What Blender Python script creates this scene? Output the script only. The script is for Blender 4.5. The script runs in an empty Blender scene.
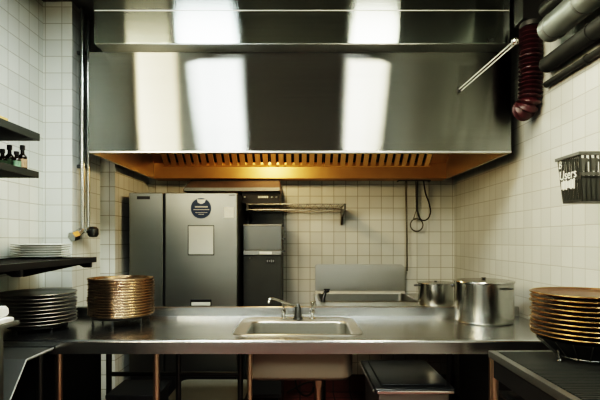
import bpy, bmesh, math, random
from mathutils import Vector, Matrix
random.seed(7)
PI = math.pi
SC = bpy.context.scene
COL = SC.collection
CAMZ = 1.38
F = 480.0

def at(x, y, Y):
    """A photograph pixel at depth Y, as a point of the room."""
    return Vector(((x-300.0)*Y/F, Y, CAMZ+(240.0-y)*Y/F))

# ------------------------------------------------------------------ materials
MATS = {}
def _new(name):
    m = bpy.data.materials.new(name); m.use_nodes = True
    nt = m.node_tree; nt.nodes.clear()
    out = nt.nodes.new('ShaderNodeOutputMaterial')
    return m, nt, out

def pbr(name, col, rough=0.5, metal=0.0, noise=0.0, nscale=8.0, bump=0.0, bscale=60.0, stretch=None,
        rvar=0.0, emit=None, estr=0.0, spec=0.5, coat=0.0, trans=0.0):
    m, nt, out = _new(name)
    b = nt.nodes.new('ShaderNodeBsdfPrincipled')
    nt.links.new(b.outputs[0], out.inputs[0])
    b.inputs['Base Color'].default_value = (*col, 1)
    b.inputs['Roughness'].default_value = rough
    b.inputs['Metallic'].default_value = metal
    b.inputs['Specular IOR Level'].default_value = spec
    b.inputs['Coat Weight'].default_value = coat
    b.inputs['Transmission Weight'].default_value = trans
    if emit:
        b.inputs['Emission Color'].default_value = (*emit, 1)
        b.inputs['Emission Strength'].default_value = estr
    if noise or bump or rvar:
        tc = nt.nodes.new('ShaderNodeTexCoord'); mp = nt.nodes.new('ShaderNodeMapping')
        nt.links.new(tc.outputs['Object'], mp.inputs[0])
        if stretch: mp.inputs['Scale'].default_value = stretch
        n = nt.nodes.new('ShaderNodeTexNoise'); n.inputs['Scale'].default_value = nscale
        n.inputs['Detail'].default_value = 5
        nt.links.new(mp.outputs[0], n.inputs['Vector'])
        if noise:
            mx = nt.nodes.new('ShaderNodeMix'); mx.data_type = 'RGBA'
            mx.inputs['A'].default_value = (*[c*(1-noise) for c in col], 1)
            mx.inputs['B'].default_value = (*[min(1, c*(1+noise)) for c in col], 1)
            nt.links.new(n.outputs['Fac'], mx.inputs['Factor'])
            nt.links.new(mx.outputs['Result'], b.inputs['Base Color'])
        if rvar:
            mr = nt.nodes.new('ShaderNodeMapRange')
            mr.inputs['To Min'].default_value = max(.02, rough-rvar); mr.inputs['To Max'].default_value = rough+rvar
            mr.inputs['From Min'].default_value = .3; mr.inputs['From Max'].default_value = .7
            nt.links.new(n.outputs['Fac'], mr.inputs['Value']); nt.links.new(mr.outputs[0], b.inputs['Roughness'])
        if bump:
            n2 = nt.nodes.new('ShaderNodeTexNoise'); n2.inputs['Scale'].default_value = bscale
            nt.links.new(mp.outputs[0], n2.inputs['Vector'])
            bp = nt.nodes.new('ShaderNodeBump'); bp.inputs['Strength'].default_value = bump
            bp.inputs['Distance'].default_value = .01
            nt.links.new(n2.outputs['Fac'], bp.inputs['Height']); nt.links.new(bp.outputs[0], b.inputs['Normal'])
    MATS[name] = m
    return m

def brushed(name, col, rough, aniso, tangent, grain=(2, 2, 300), var=.12, bump=.0):
    """Brushed sheet steel: an anisotropic reflection stretched across the grain."""
    m, nt, out = _new(name)
    g = nt.nodes.new('ShaderNodeBsdfAnisotropic')
    g.distribution = 'BECKMANN'
    g.inputs['Roughness'].default_value = rough
    g.inputs['Anisotropy'].default_value = aniso
    t = nt.nodes.new('ShaderNodeCombineXYZ')
    for k in range(3): t.inputs[k].default_value = tangent[k]
    nt.links.new(t.outputs[0], g.inputs['Tangent'])
    tc = nt.nodes.new('ShaderNodeTexCoord'); mp = nt.nodes.new('ShaderNodeMapping')
    mp.inputs['Scale'].default_value = grain
    nt.links.new(tc.outputs['Object'], mp.inputs[0])
    n = nt.nodes.new('ShaderNodeTexNoise'); n.inputs['Scale'].default_value = 1.0; n.inputs['Detail'].default_value = 6
    nt.links.new(mp.outputs[0], n.inputs['Vector'])
    mx = nt.nodes.new('ShaderNodeMix'); mx.data_type = 'RGBA'
    mx.inputs['A'].default_value = (*[c*(1-var) for c in col], 1); mx.inputs['B'].default_value = (*[min(1, c*(1+var)) for c in col], 1)
    nt.links.new(n.outputs['Fac'], mx.inputs['Factor']); nt.links.new(mx.outputs['Result'], g.inputs['Color'])
    # smudges and slight dents in the sheet
    n2 = nt.nodes.new('ShaderNodeTexNoise'); n2.inputs['Scale'].default_value = 1.6
    nt.links.new(tc.outputs['Object'], n2.inputs['Vector'])
    bp = nt.nodes.new('ShaderNodeBump'); bp.inputs['Strength'].default_value = bump; bp.inputs['Distance'].default_value = .02
    nt.links.new(n2.outputs['Fac'], bp.inputs['Height']); nt.links.new(bp.outputs[0], g.inputs['Normal'])
    nt.links.new(g.outputs[0], out.inputs[0])
    MATS[name] = m
    return m

def tiles(name, col, grout, size=.108, joint=.0028, rough=.28, var=.06, phase=(0, 0), bump=.35):
    m, nt, out = _new(name)
    b = nt.nodes.new('ShaderNodeBsdfPrincipled'); nt.links.new(b.outputs[0], out.inputs[0])
    uv = nt.nodes.new('ShaderNodeUVMap'); uv.uv_map = 'UVMap'
    mp = nt.nodes.new('ShaderNodeMapping'); mp.inputs['Location'].default_value = (phase[0], phase[1], 0)
    nt.links.new(uv.outputs[0], mp.inputs[0])
    br = nt.nodes.new('ShaderNodeTexBrick')
    br.offset = 0; br.squash = 1
    br.inputs['Scale'].default_value = 1; br.inputs['Brick Width'].default_value = size; br.inputs['Row Height'].default_value = size
    br.inputs['Mortar Size'].default_value = joint; br.inputs['Mortar Smooth'].default_value = .25
    br.inputs['Color1'].default_value = (*[c*(1-var) for c in col], 1); br.inputs['Color2'].default_value = (*[min(1, c*(1+var)) for c in col], 1)
    br.inputs['Mortar'].default_value = (*grout, 1)
    nt.links.new(mp.outputs[0], br.inputs[0])
    # slow stains over the wall
    n = nt.nodes.new('ShaderNodeTexNoise'); n.inputs['Scale'].default_value = 1.7; n.inputs['Detail'].default_value = 4
    nt.links.new(uv.outputs[0], n.inputs['Vector'])
    mr = nt.nodes.new('ShaderNodeMapRange'); mr.inputs['To Min'].default_value = .86; mr.inputs['To Max'].default_value = 1.06
    nt.links.new(n.outputs['Fac'], mr.inputs['Value'])
    hs = nt.nodes.new('ShaderNodeHueSaturation'); nt.links.new(mr.outputs[0], hs.inputs['Value'])
    nt.links.new(br.outputs['Color'], hs.inputs['Color']); nt.links.new(hs.outputs[0], b.inputs['Base Color'])
    r2 = nt.nodes.new('ShaderNodeMapRange'); r2.inputs['To Min'].default_value = rough; r2.inputs['To Max'].default_value = .8
    nt.links.new(br.outputs['Fac'], r2.inputs['Value']); nt.links.new(r2.outputs[0], b.inputs['Roughness'])
    bp = nt.nodes.new('ShaderNodeBump'); bp.invert = True; bp.inputs['Strength'].default_value = bump; bp.inputs['Distance'].default_value = .004
    nt.links.new(br.outputs['Fac'], bp.inputs['Height']); nt.links.new(bp.outputs[0], b.inputs['Normal'])
    MATS[name] = m
    return m

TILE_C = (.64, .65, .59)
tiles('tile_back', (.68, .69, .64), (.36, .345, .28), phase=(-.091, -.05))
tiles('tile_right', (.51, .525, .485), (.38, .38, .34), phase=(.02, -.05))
tiles('tile_left', (.67, .695, .645), (.44, .44, .38), phase=(.046, .011))
tiles('quarry_floor', (.12, .035, .026), (.04, .03, .027), size=.15, joint=.006, rough=.4)
pbr('ceiling_paint', (.10, .10, .095), .8, noise=.3, nscale=3)
pbr('far_wall_paint', (.17, .18, .178), .75, noise=.2, nscale=2)
SX = (1, 0, 0); SY = (0, 1, 0); SZ = (0, 0, 1)
brushed('hood_steel', (.27, .28, .265), .22, .86, SX, grain=(1.5, 1, 90), var=.08, bump=.006)
brushed('upper_steel', (.42, .47, .455), .17, .80, SX, grain=(1.5, 1, 90), var=.08, bump=.006)
pbr('steel', (.52, .525, .50), .30, 1, noise=.05, nscale=3)
pbr('steel_table', (.46, .475, .475), .26, 1, noise=.04, nscale=2)
pbr('steel_dull', (.28, .29, .28), .42, 1, noise=.06, nscale=4)
pbr('steel_fridge', (.25, .258, .245), .38, 1, noise=.06, nscale=2, stretch=(1, 1, 5), bump=.03, bscale=2.2)
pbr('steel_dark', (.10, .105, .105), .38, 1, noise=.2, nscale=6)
pbr('steel_charcoal', (.055, .058, .055), .45, .6, noise=.15, nscale=5)
pbr('steel_warm_lit', (.50, .40, .31), .34, 1, noise=.15, nscale=6)  # steel tinted brown: warm light off the floor put into the colour
pbr('hood_inside_lamplit', (.56, .35, .15), .45, .95, noise=.15, nscale=6)  # amber of the lamp's glow put into the steel colour
pbr('filter_lamplit', (.85, .60, .27), .48, .85, noise=.1, nscale=12)  # steel made golden: lamplight painted into the filter colour
pbr('backing_black', (.012, .010, .008), .7)  # flat near-black for the sheet behind the baffles
pbr('ledge_brown', (.16, .11, .075), .4, .9, noise=.2, nscale=6)
pbr('steel_highlight', (.60, .61, .58), .35, .25)  # pale, hardly metallic: highlights on steel edges painted into the colour
pbr('steel_shade', (.17, .178, .17), .36, 1, noise=.06, nscale=4)
pbr('shell_grey', (.24, .22, .185), .42, .45, noise=.06, nscale=4)
pbr('shelf_black', (.010, .010, .009), .7, noise=.2, nscale=9, spec=.15)
pbr('chrome', (.72, .72, .70), .12, 1)
pbr('pipe_chrome', (.55, .56, .54), .20, 1, noise=.1, nscale=7)
pbr('dark_gap', (.008, .008, .008), .6)
pbr('black_metal', (.018, .018, .018), .42, .3, noise=.2, nscale=9)
pbr('shelf_edge', (.030, .031, .026), .6, noise=.2, nscale=9, spec=.25)
pbr('black_plastic', (.012, .0125, .014), .38, noise=.2, nscale=5)
pbr('lid_plastic', (.012, .014, .018), .22, noise=.25, nscale=3, bump=.08, bscale=5)
pbr('crate_plastic', (.035, .038, .034), .5, noise=.2, nscale=9)
pbr('crate_panel', (.09, .094, .085), .5, noise=.2, nscale=9)
pbr('print_white', (.62, .63, .56), .6)
pbr('porcelain', (.82, .83, .78), .22, noise=.05, nscale=5)
pbr('dark_plate', (.028, .027, .025), .30, .4, noise=.3, nscale=7)
pbr('dark_plate_rim', (.38, .37, .33), .30, .8)
pbr('bronze', (.42, .305, .20), .26, 1, noise=.07, nscale=4)
pbr('bronze_dark', (.10, .055, .028), .38, .9, noise=.3, nscale=6)
pbr('copper_plate', (.20, .095, .045), .32, 1, noise=.25, nscale=4)
pbr('gold_rim', (.46, .31, .14), .26, 1, noise=.2, nscale=6)
pbr('paper', (.90, .94, .90), .7)
pbr('plate_badge', (.58, .59, .54), .4, .3)
pbr('navy_print', (.012, .035, .085), .5)
pbr('cloth_white', (.78, .79, .74), .85, noise=.06, nscale=30, bump=.2, bscale=80)
pbr('maroon_rubber', (.035, .007, .010), .42, noise=.3, nscale=10)
pbr('duct_metal', (.30, .33, .315), .40, .85, noise=.2, nscale=5)
pbr('duct_dark', (.018, .019, .018), .55, .2, noise=.3, nscale=5)
pbr('bottle_glass', (.012, .008, .005), .12, coat=.4)
pbr('bottle_label', (.12, .20, .13), .55, noise=.4, nscale=50)
pbr('bottle_label_tan', (.30, .20, .12), .55, noise=.4, nscale=50)
pbr('wood', (.52, .34, .13), .5, noise=.25, nscale=12, stretch=(1, 8, 8))
pbr('bucket_plastic', (.30, .12, .06), .45, noise=.2, nscale=5)
pbr('tub_plastic', (.14, .145, .13), .5, noise=.1, nscale=5)
pbr('box_plastic', (.03, .032, .036), .45, noise=.2, nscale=4)
pbr('rubber_mat', (.030, .033, .032), .42, .3, noise=.3, nscale=9)
pbr('cord', (.03, .027, .022), .6)
pbr('iron', (.10, .095, .08), .40, .9, noise=.2, nscale=9)
pbr('lamp_glass', (.9, .8, .6), .3, emit=(1, .55, .16), estr=6)
pbr('light_cream', (1, 1, 1), .5, emit=(1, .84, .56), estr=34)
pbr('light_white', (1, 1, 1), .5, emit=(.93, 1.0, .97), estr=52)
pbr('rear_fill', (1, 1, 1), .5, emit=(.96, 1.0, .94), estr=60)
pbr('light_warm', (1, 1, 1), .5, emit=(1, .92, .70), estr=44)

# ------------------------------------------------------------------ mesh helpers
def B(): return bmesh.new()

def box(bm, x0, x1, y0, y1, z0, z1, bev=0.0, seg=2):
    vs = [bm.verts.new((x, y, z)) for x in (x0, x1) for y in (y0, y1) for z in (z0, z1)]
    q = [(0, 1, 3, 2), (4, 6, 7, 5), (0, 4, 5, 1), (2, 3, 7, 6), (0, 2, 6, 4), (1, 5, 7, 3)]
    fs = [bm.faces.new([vs[i] for i in f]) for f in q]
    if bev:
        es = list({e for f in fs for e in f.edges})
        bmesh.ops.bevel(bm, geom=es, offset=bev, segments=seg, profile=.5, affect='EDGES')
    return bm

def prism(bm, pts, a0, a1, axis='X', bev=0.0):
    """Extrude a 2-D polygon along an axis. X: pts=(y,z); Y: pts=(x,z); Z: pts=(x,y)."""
    def P(p, a):
        return {'X': (a, p[0], p[1]), 'Y': (p[0], a, p[1]), 'Z': (p[0], p[1], a)}[axis]
    A = [bm.verts.new(P(p, a0)) for p in pts]; C = [bm.verts.new(P(p, a1)) for p in pts]
    n = len(pts); fs = [bm.faces.new(A), bm.faces.new(C[::-1])]
    for i in range(n): fs.append(bm.faces.new((A[i], C[i], C[(i+1) % n], A[(i+1) % n])))
    bmesh.ops.recalc_face_normals(bm, faces=fs)
    if bev:
        bmesh.ops.bevel(bm, geom=list({e for f in fs for e in f.edges}), offset=bev, segments=2, affect='EDGES')
    return bm

def frame_of(d, prev=None):
    d = d.normalized()
    if prev is None:
        up = Vector((0, 0, 1)) if abs(d.z) < .9 else Vector((1, 0, 0))
        u = d.cross(up).normalized()
    else:
        u = (prev - d*prev.dot(d)).normalized()
    return u, d.cross(u).normalized()

def tube(bm, pts, r, seg=12, caps=True, closed=False):
    pts = [Vector(p) for p in pts]; n = len(pts)
    rs = r if isinstance(r, (list, tuple)) else [r]*n
    rings = []; u = None
    for i, p in enumerate(pts):
        if closed: d = pts[(i+1) % n]-pts[i-1]
        else: d = pts[min(i+1, n-1)]-pts[max(i-1, 0)]
        u, v = frame_of(d, u)
        rings.append([bm.verts.new(p+(u*math.cos(2*PI*k/seg)+v*math.sin(2*PI*k/seg))*rs[i]) for k in range(seg)])
    m = n if closed else n-1
    for i in range(m):
        a, b = rings[i], rings[(i+1) % n]
        for k in range(seg): bm.faces.new((a[k], a[(k+1) % seg], b[(k+1) % seg], b[k]))
    if caps and not closed:
        bm.faces.new(rings[0][::-1]); bm.faces.new(rings[-1])
    return bm

def lathe(bm, prof, c, seg=48, cap0=True, cap1=True):
    """Revolve (r, z) pairs round the vertical through c."""
    cx, cy, cz = c; rings = []
    for r, z in prof:
        if r < 1e-6: rings.append([bm.verts.new((cx, cy, cz+z))])
        else: rings.append([bm.verts.new((cx+r*math.cos(2*PI*k/seg), cy+r*math.sin(2*PI*k/seg), cz+z)) for k in range(seg)])
    for a, b in zip(rings, rings[1:]):
        if len(a) == 1 and len(b) == 1: continue
        for k in range(seg):
            k2 = (k+1) % seg
            if len(a) == 1: bm.faces.new((a[0], b[k2], b[k]))
            elif len(b) == 1: bm.faces.new((a[k], a[k2], b[0]))
            else: bm.faces.new((a[k], a[k2], b[k2], b[k]))
    if cap0 and len(rings[0]) > 1: bm.faces.new(rings[0][::-1])
    if cap1 and len(rings[-1]) > 1: bm.faces.new(rings[-1])
    return bm

def sphere(bm, c, r, sz=1.0):
    bmesh.ops.create_uvsphere(bm, u_segments=24, v_segments=14, radius=r, matrix=Matrix.Translation(c) @ Matrix.Diagonal((1, 1, sz, 1)))
    return bm

def rrect(x0, x1, y0, y1, r, n=6):
    out = []
    for cx, cy, a0 in ((x1-r, y0+r, -PI/2), (x1-r, y1-r, 0), (x0+r, y1-r, PI/2), (x0+r, y0+r, PI)):
        for k in range(n+1):
            a = a0+PI/2*k/n
            out.append((cx+r*math.cos(a), cy+r*math.sin(a)))
    return out

def loft(bm, loops, cap_end=True, cap_start=False):
    R = [[bm.verts.new(p) for p in L] for L in loops]
    n = len(R[0])
    for a, b in zip(R, R[1:]):
        for k in range(n): bm.faces.new((a[k], a[(k+1) % n], b[(k+1) % n], b[k]))
    if cap_end: bm.faces.new(R[-1])
    if cap_start: bm.faces.new(R[0][::-1])
    return R

def bezier(p0, p1, p2, p3, n=16):
    p0, p1, p2, p3 = map(Vector, (p0, p1, p2, p3))
    return [p0*(1-t)**3+p1*3*t*(1-t)**2+p2*3*t*t*(1-t)+p3*t**3 for t in [k/n for k in range(n+1)]]

def world_loc(o):
    v = Vector((0, 0, 0))
    while o is not None: v = v+o.location; o = o.parent
    return v

def obj(name, bm, mat, parent=None, smooth=35, kind=None, label=None):
    """Link one mesh object; the shapes are given in room coordinates."""
    bmesh.ops.remove_doubles(bm, verts=bm.verts, dist=1e-6)
    bmesh.ops.recalc_face_normals(bm, faces=bm.faces)
    lim = math.radians(smooth)
    for f in bm.faces: f.smooth = True
    for e in bm.edges:
        if len(e.link_faces) == 2 and e.calc_face_angle(0) > lim: e.smooth = False
    if parent is None:
        lo = Vector([min(v.co[k] for v in bm.verts) for k in range(3)]); hi = Vector([max(v.co[k] for v in bm.verts) for k in range(3)])
        org = Vector(((lo.x+hi.x)/2, (lo.y+hi.y)/2, lo.z))
    else:
        org = world_loc(parent)
    bm.transform(Matrix.Translation(-org))
    me = bpy.data.meshes.new(name); bm.to_mesh(me); bm.free()
    me.materials.append(MATS[mat] if isinstance(mat, str) else mat)
    o = bpy.data.objects.new(name, me); COL.objects.link(o)
    wn_ = o.modifiers.new('even_normals', 'WEIGHTED_NORMAL'); wn_.keep_sharp = True; wn_.weight = 100
    if parent is None: o.location = org
    else: o.parent = parent
    if kind: o['kind'] = kind
    if label: o['label'] = label
    return o

def tag(o, label, cat, group=None):
    o['label'] = label; o['category'] = cat
    if group: o['group'] = group
    return o

def thing(name, loc, label, cat, group=None):
    o = bpy.data.objects.new(name, None); COL.objects.link(o)
    o.empty_display_size = .05; o.location = loc
    return tag(o, label, cat, group)

def copy_tree(o, parent=None):
    c = o.copy(); COL.objects.link(c)
    if parent is not None: c.parent = parent
    for ch in [k for k in bpy.data.objects if k.parent == o]: copy_tree(ch, c)
    return c

def text(name, body, size, mat, parent, M, depth=.0006):
    cu = bpy.data.curves.new(name, 'FONT'); cu.body = body; cu.size = size; cu.extrude = depth
    cu.align_x = 'CENTER'; cu.align_y = 'CENTER'
    t = bpy.data.objects.new(name, cu); COL.objects.link(t)
    dg = bpy.context.evaluated_depsgraph_get(); dg.update()
    me = bpy.data.meshes.new_from_object(t.evaluated_get(dg))
    bpy.data.objects.remove(t); bpy.data.curves.remove(cu)
    me.transform(Matrix.Translation(-world_loc(parent)) @ M)
    me.materials.clear(); me.materials.append(MATS[mat])
    o = bpy.data.objects.new(name, me); COL.objects.link(o); o.parent = parent
    return o

ORD = ['topmost', 'second', 'third', 'fourth', 'fifth', 'sixth', 'seventh', 'eighth', 'ninth', 'tenth', 'eleventh', 'twelfth', 'thirteenth', 'fourteenth', 'fifteenth']

# ------------------------------------------------------------------ the room
ZC = 2.94; YF = -3.0; YB = 4.36; XR = 1.40; XL = -1.68
def wall(name, quads, mat):
    """quads: (four corners, axis of the horizontal texture run, offset)."""
    bm = B(); uvl = bm.loops.layers.uv.new('UVMap')
    for q in quads:
        vs = [bm.verts.new(p) for p in q]
        f = bm.faces.new(vs)
        n = f.normal if f.normal.length else None
        f.normal_update(); n = f.normal
        for lp in f.loops:
            co = lp.vert.co
            if abs(n.z) > .7: lp[uvl].uv = (co.x, co.y)
            elif abs(n.x) > abs(n.y): lp[uvl].uv = (co.y, co.z)
            else: lp[uvl].uv = (co.x, co.z)
    me = bpy.data.meshes.new(name); bm.to_mesh(me); bm.free(); me.materials.append(MATS[mat])
    o = bpy.data.objects.new(name, me); COL.objects.link(o); o['kind'] = 'structure'
    return o
T = .12
def slab_quads(x0, x1, y0, y1, z0, z1):
    return [[(x0, y0, z0), (x1, y0, z0), (x1, y0, z1), (x0, y0, z1)], [(x1, y1, z0), (x0, y1, z0), (x0, y1, z1), (x1, y1, z1)],
            [(x0, y1, z0), (x0, y0, z0), (x0, y0, z1), (x0, y1, z1)], [(x1, y0, z0), (x1, y1, z0), (x1, y1, z1), (x1, y0, z1)],
            [(x0, y0, z1), (x1, y0, z1), (x1, y1, z1), (x0, y1, z1)], [(x0, y1, z0), (x1, y1, z0), (x1, y0, z0), (x0, y0, z0)]]
wall('wall_back', slab_quads(-1.38, XR+T, YB, YB+T, 0, ZC), 'tile_back')
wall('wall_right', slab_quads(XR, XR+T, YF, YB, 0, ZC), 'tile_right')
wall('wall_left', slab_quads(XL-T, XL, YF, 3.14, 0, ZC), 'tile_left')
wall('wall_left_pier', slab_quads(XL-T, -1.49, 3.14, 3.58, 0, ZC), 'tile_left')
wall('wall_left_return', slab_quads(XL-T, -1.38, 3.58, YB+T, 0, ZC), 'tile_back')
wall('wall_front', slab_quads(XL-T, XR+T, YF-T, YF, 0, ZC), 'far_wall_paint')
wall('floor', slab_quads(XL-T, XR+T, YF-T, YB+T, -.1, 0), 'quarry_floor')
wall('ceiling', slab_quads(XL-T, XR+T, YF-T, YB+T, ZC, ZC+.1), 'ceiling_paint')
wall('baseboard_back', slab_quads(-1.379, 1.399, YB-.012, YB-.0005, .0005, .16), 'quarry_floor')

# ------------------------------------------------------------------ ceiling lights behind the hood's front, and added rear fill
def ceiling_light(x, w, y0, y1, mat, label):
    t = thing('ceiling_light', (x, (y0+y1)/2, ZC), label, 'ceiling light', 'strip lights on the kitchen ceiling')
    bm = B(); h = w/2
    box(bm, x-h-.02, x-h, y0-.02, y1+.02, ZC-.05, ZC-.001); box(bm, x+h, x+h+.02, y0-.02, y1+.02, ZC-.05, ZC-.001)
    box(bm, x-h, x+h, y0-.02, y0, ZC-.05, ZC-.001); box(bm, x-h, x+h, y1, y1+.02, ZC-.05, ZC-.001)
    obj('housing', bm, 'steel_dull', t)
    obj('diffuser', box(B(), x-h, x+h, y0, y1, ZC-.045, ZC-.035), mat, t)
ceiling_light(-.71, .40, 1.45, 2.2, 'light_white', 'wide white ceiling strip light nearest the left tiled wall')
ceiling_light(.565, .31, 1.45, 2.2, 'light_warm', 'warm white ceiling strip light nearest the right tiled wall')
ceiling_light(-1.03, .38, -2.0, -1.0, 'rear_fill', 'added fill light strip on the ceiling at the far end, on the left')  # unseen strips added behind the camera to brighten the fronts
ceiling_light(.84, .33, -2.0, -1.0, 'rear_fill', 'added fill light strip on the ceiling at the far end, on the right')

wn = obj('window_1', box(B(), XL+.0005, XL+.006, -.80, .95, 2.05, 2.70), 'light_cream', None, kind='structure')
bm = B()
for y0_, y1_, z0_, z1_ in ((-.85, -.80, 2.0, 2.75), (.95, 1.0, 2.0, 2.75), (-.80, .95, 2.0, 2.05), (-.80, .95, 2.70, 2.75)):
    box(bm, XL+.0005, XL+.03, y0_, y1_, z0_, z1_)
obj('window_frame', bm, 'steel_dull', wn)

# ------------------------------------------------------------------ the extractor hood
HX0, HX1, HY, HZ0, HZ1 = -1.297, 1.300, 2.95, 1.915, 2.536
UX0, UX1, UY = -1.212, 1.235, 2.823
hood = thing('extractor_hood', (0, 3.6, HZ0), 'huge brushed steel extractor hood hanging over the back of the kitchen', 'extractor hood')
bm = B(); box(bm, HX0, HX1, HY, HY+.02, HZ0+.012, HZ1, .003)
obj('front_panel', bm, 'hood_steel', hood)
obj('front_lip', box(B(), HX0, HX1, HY-.003, HY+.03, HZ0, HZ0+.0125, .002), 'steel', hood)
for s, x in ((-1, HX0), (1, HX1)):
    bm = B(); box(bm, min(x, x-s*.018), max(x, x-s*.018), HY+.021, 4.335, HZ0, HZ1, .002)
    obj('side_panel', bm, 'steel', hood)
obj('roof_panel', box(B(), HX0+.019, HX1-.019, HY+.021, 4.335, HZ1-.012, HZ1), 'hood_inside_lamplit', hood)
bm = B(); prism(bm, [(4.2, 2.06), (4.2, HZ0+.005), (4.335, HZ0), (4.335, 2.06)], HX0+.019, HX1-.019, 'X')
obj('grease_trough', bm, 'hood_inside_lamplit', hood)
# closed sheets either side of the filters
fx0, fx1 = -1.20, 1.14
def slope(u, n):   # point on the filter bank: u up the slope, n off it
    d = Vector((0, -.62, .45)).normalized(); nn = Vector((0, -.45, -.62)).normalized()
    p = Vector((0, 4.215, 2.055))+d*u+nn*n
    return p.y, p.z
for a, b in ((HX0+.019, fx0-.002), (fx1+.002, HX1-.019)):
    bm = B(); prism(bm, [slope(0, 0), slope(0, .01), slope(.74, .01), slope(.74, 0)], a, b, 'X')
    obj('blank_panel', bm, 'hood_inside_lamplit', hood)
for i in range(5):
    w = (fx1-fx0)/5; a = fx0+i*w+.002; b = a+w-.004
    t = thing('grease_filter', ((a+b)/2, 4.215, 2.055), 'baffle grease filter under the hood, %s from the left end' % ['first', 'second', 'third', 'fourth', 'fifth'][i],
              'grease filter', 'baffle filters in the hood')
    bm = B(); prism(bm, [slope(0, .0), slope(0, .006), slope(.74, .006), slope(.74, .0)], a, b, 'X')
    obj('filter_backing', bm, 'backing_black', t)
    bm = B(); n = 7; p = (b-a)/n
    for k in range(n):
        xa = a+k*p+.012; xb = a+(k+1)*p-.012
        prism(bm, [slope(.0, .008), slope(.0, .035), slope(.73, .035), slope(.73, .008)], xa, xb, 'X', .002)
    obj('baffle', bm, 'filter_lamplit', t)
    obj('filter_rail', prism(B(), [slope(-.012, .0), slope(-.012, .038), slope(.004, .038), slope(.004, .0)], a, b, 'X'), 'filter_lamplit', t)
# upper plenum box
up = obj('plenum', box(B(), UX0, UX1, UY, 4.335, HZ1+.001, ZC-.002, .002), 'upper_steel', hood)
obj('seam', box(B(), UX0+.003, UX1-.003, UY-.0025, UY+.001, 2.727, 2.732), 'steel_highlight', up)
obj('under_panel', box(B(), UX0+.004, UX1-.004, UY+.004, HY-.002, HZ1-.0025, HZ1+.0005), 'steel_dull', up)
text('lettering', 'ATL', .030, 'steel_charcoal', up, Matrix.Translation(at(490.5, 40.3, UY-.0012)) @ Matrix.Rotation(PI/2, 4, 'X'))
# lamp inside the hood
LX, LYY, LZ = -.27, 3.585, 2.215
lamp = thing('hood_lamp', (LX, LYY, HZ1-.012), 'warm lamp on a short stem under the roof of the hood', 'lamp')
obj('mount', lathe(B(), [(.030, 0), (.030, -.015), (.010, -.03), (.010, LZ+.055-HZ1+.0125), (.028, LZ+.05-HZ1+.0125), (.032, LZ+.03-HZ1+.0125)], (LX, LYY, HZ1-.0125), 24), 'steel_dull', lamp)
obj('globe', sphere(B(), Vector((LX, LYY, LZ)), .045, 1.1), 'lamp_glass', lamp)

# chrome pull rod at the hood's right corner
A0 = at(459.5, 90, HY-.014); A1 = at(514.5, 42, 2.55)
rod = thing('pull_rod', A0, 'slim chrome double rod with a ball end at the right corner of the hood', 'rod')
off = Vector((.008, 0, -.008))
bm = B(); tube(bm, [A0-off*.5, A1-off*.5], .0034, 10); tube(bm, [A0+off*.9, A1+off*.9], .0034, 10)
obj('shaft', bm, 'steel_highlight', rod)
obj('ball', sphere(B(), A1+Vector((.002, 0, .004)), .020), 'chrome', rod)
obj('pivot', tube(B(), [A0+Vector((0, -.004, 0)), A0+Vector((0, .0135, 0))], .014, 16), 'black_metal', rod)

# ------------------------------------------------------------------ flexible hose and ducts at upper right
bm = B()
path = [Vector((1.325, 2.76, 2.62)), Vector((1.325, 2.76, 2.5)), Vector((1.328, 2.765, 2.38)), Vector((1.330, 2.77, 2.30)), Vector((1.327, 2.77, 2.22)),
        Vector((1.323, 2.775, 2.175)), Vector((1.317, 2.80, 2.15)), Vector((1.313, 2.835, 2.145))]
fine = []
for i in range(len(path)-1):
    p0 = path[max(i-1, 0)]; p1 = path[i]; p2 = path[i+1]; p3 = path[min(i+2, len(path)-1)]
    m = max(2, int((p2-p1).length/.0045))
    for k in range(m):
        t = k/m
        fine.append(.5*((2*p1)+(p2-p0)*t+(2*p0-5*p1+4*p2-p3)*t*t+(3*p1-p0-3*p2+p3)*t**3))
L = 0; rs = []; prev = fine[0]
for p in fine:
    L += (p-prev).length; prev = p
    rs.append(.055+.011*math.sin(2*PI*L/.0255))
tube(bm, fine, rs, 20)
tag(obj('flexible_hose', bm, 'maroon_rubber', None, 60), 'dark maroon ribbed hose hanging beside the right end of the hood', 'hose')
t = thing('gas_box', (1.32, 2.72, 2.62), 'black box above the ribbed hose beside the hood', 'box')
obj('housing', box(B(), 1.25, 1.39, 2.69, 2.815, 2.621, 2.90, .006), 'black_metal', t)
obj('collar', lathe(B(), [(.064, 0), (.064, .028), (.05, .03)], (1.325, 2.745, 2.5925), 24), 'duct_dark', t)

def run(name, x, z, r, y0, y1, mat, label, cat, seams=(), seam_mat='duct_dark', seam_part='clamp'):
    t = thing(name, (x, (y0+y1)/2, z), label, cat)
    obj('pipe', tube(B(), [(x, y0, z), (x, y1, z)], r, 28), mat, t)
    for s in seams:
        bm = B(); tube(bm, [(x, s-.006, z), (x, s+.006, z)], r+.004, 28)
        obj(seam_part, bm, seam_mat, t)
    for y in (.8, 1.85):
        bm = B()
        box(bm, x, XR-.0005, y-.01, y+.01, z-.008, z+.008)
        obj('hanger', bm, 'duct_dark', t)
    return t
run('air_duct', 1.300, CAMZ+1.095, .066, .3, 2.50, 'duct_metal', 'grey round sheet-metal duct running along the top of the right wall', 'duct', (1.98, 2.19, 2.45), 'steel_dull')
run('conduit', 1.345, CAMZ+.955, .043, .3, 2.62, 'duct_dark', 'black pipe on the right wall, just below the grey duct', 'pipe', (1.6, 2.2))
run('conduit', 1.376, CAMZ+.868, .018, .3, 2.68, 'duct_dark', 'thin black pipe on the right wall, lowest of the pipe runs', 'pipe', (1.5, 2.3))
run('conduit', 1.335, CAMZ+1.245, .045, .3, 2.60, 'duct_dark', 'black pipe above the grey duct near the ceiling at upper right', 'pipe', (1.5, 2.2))
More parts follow.
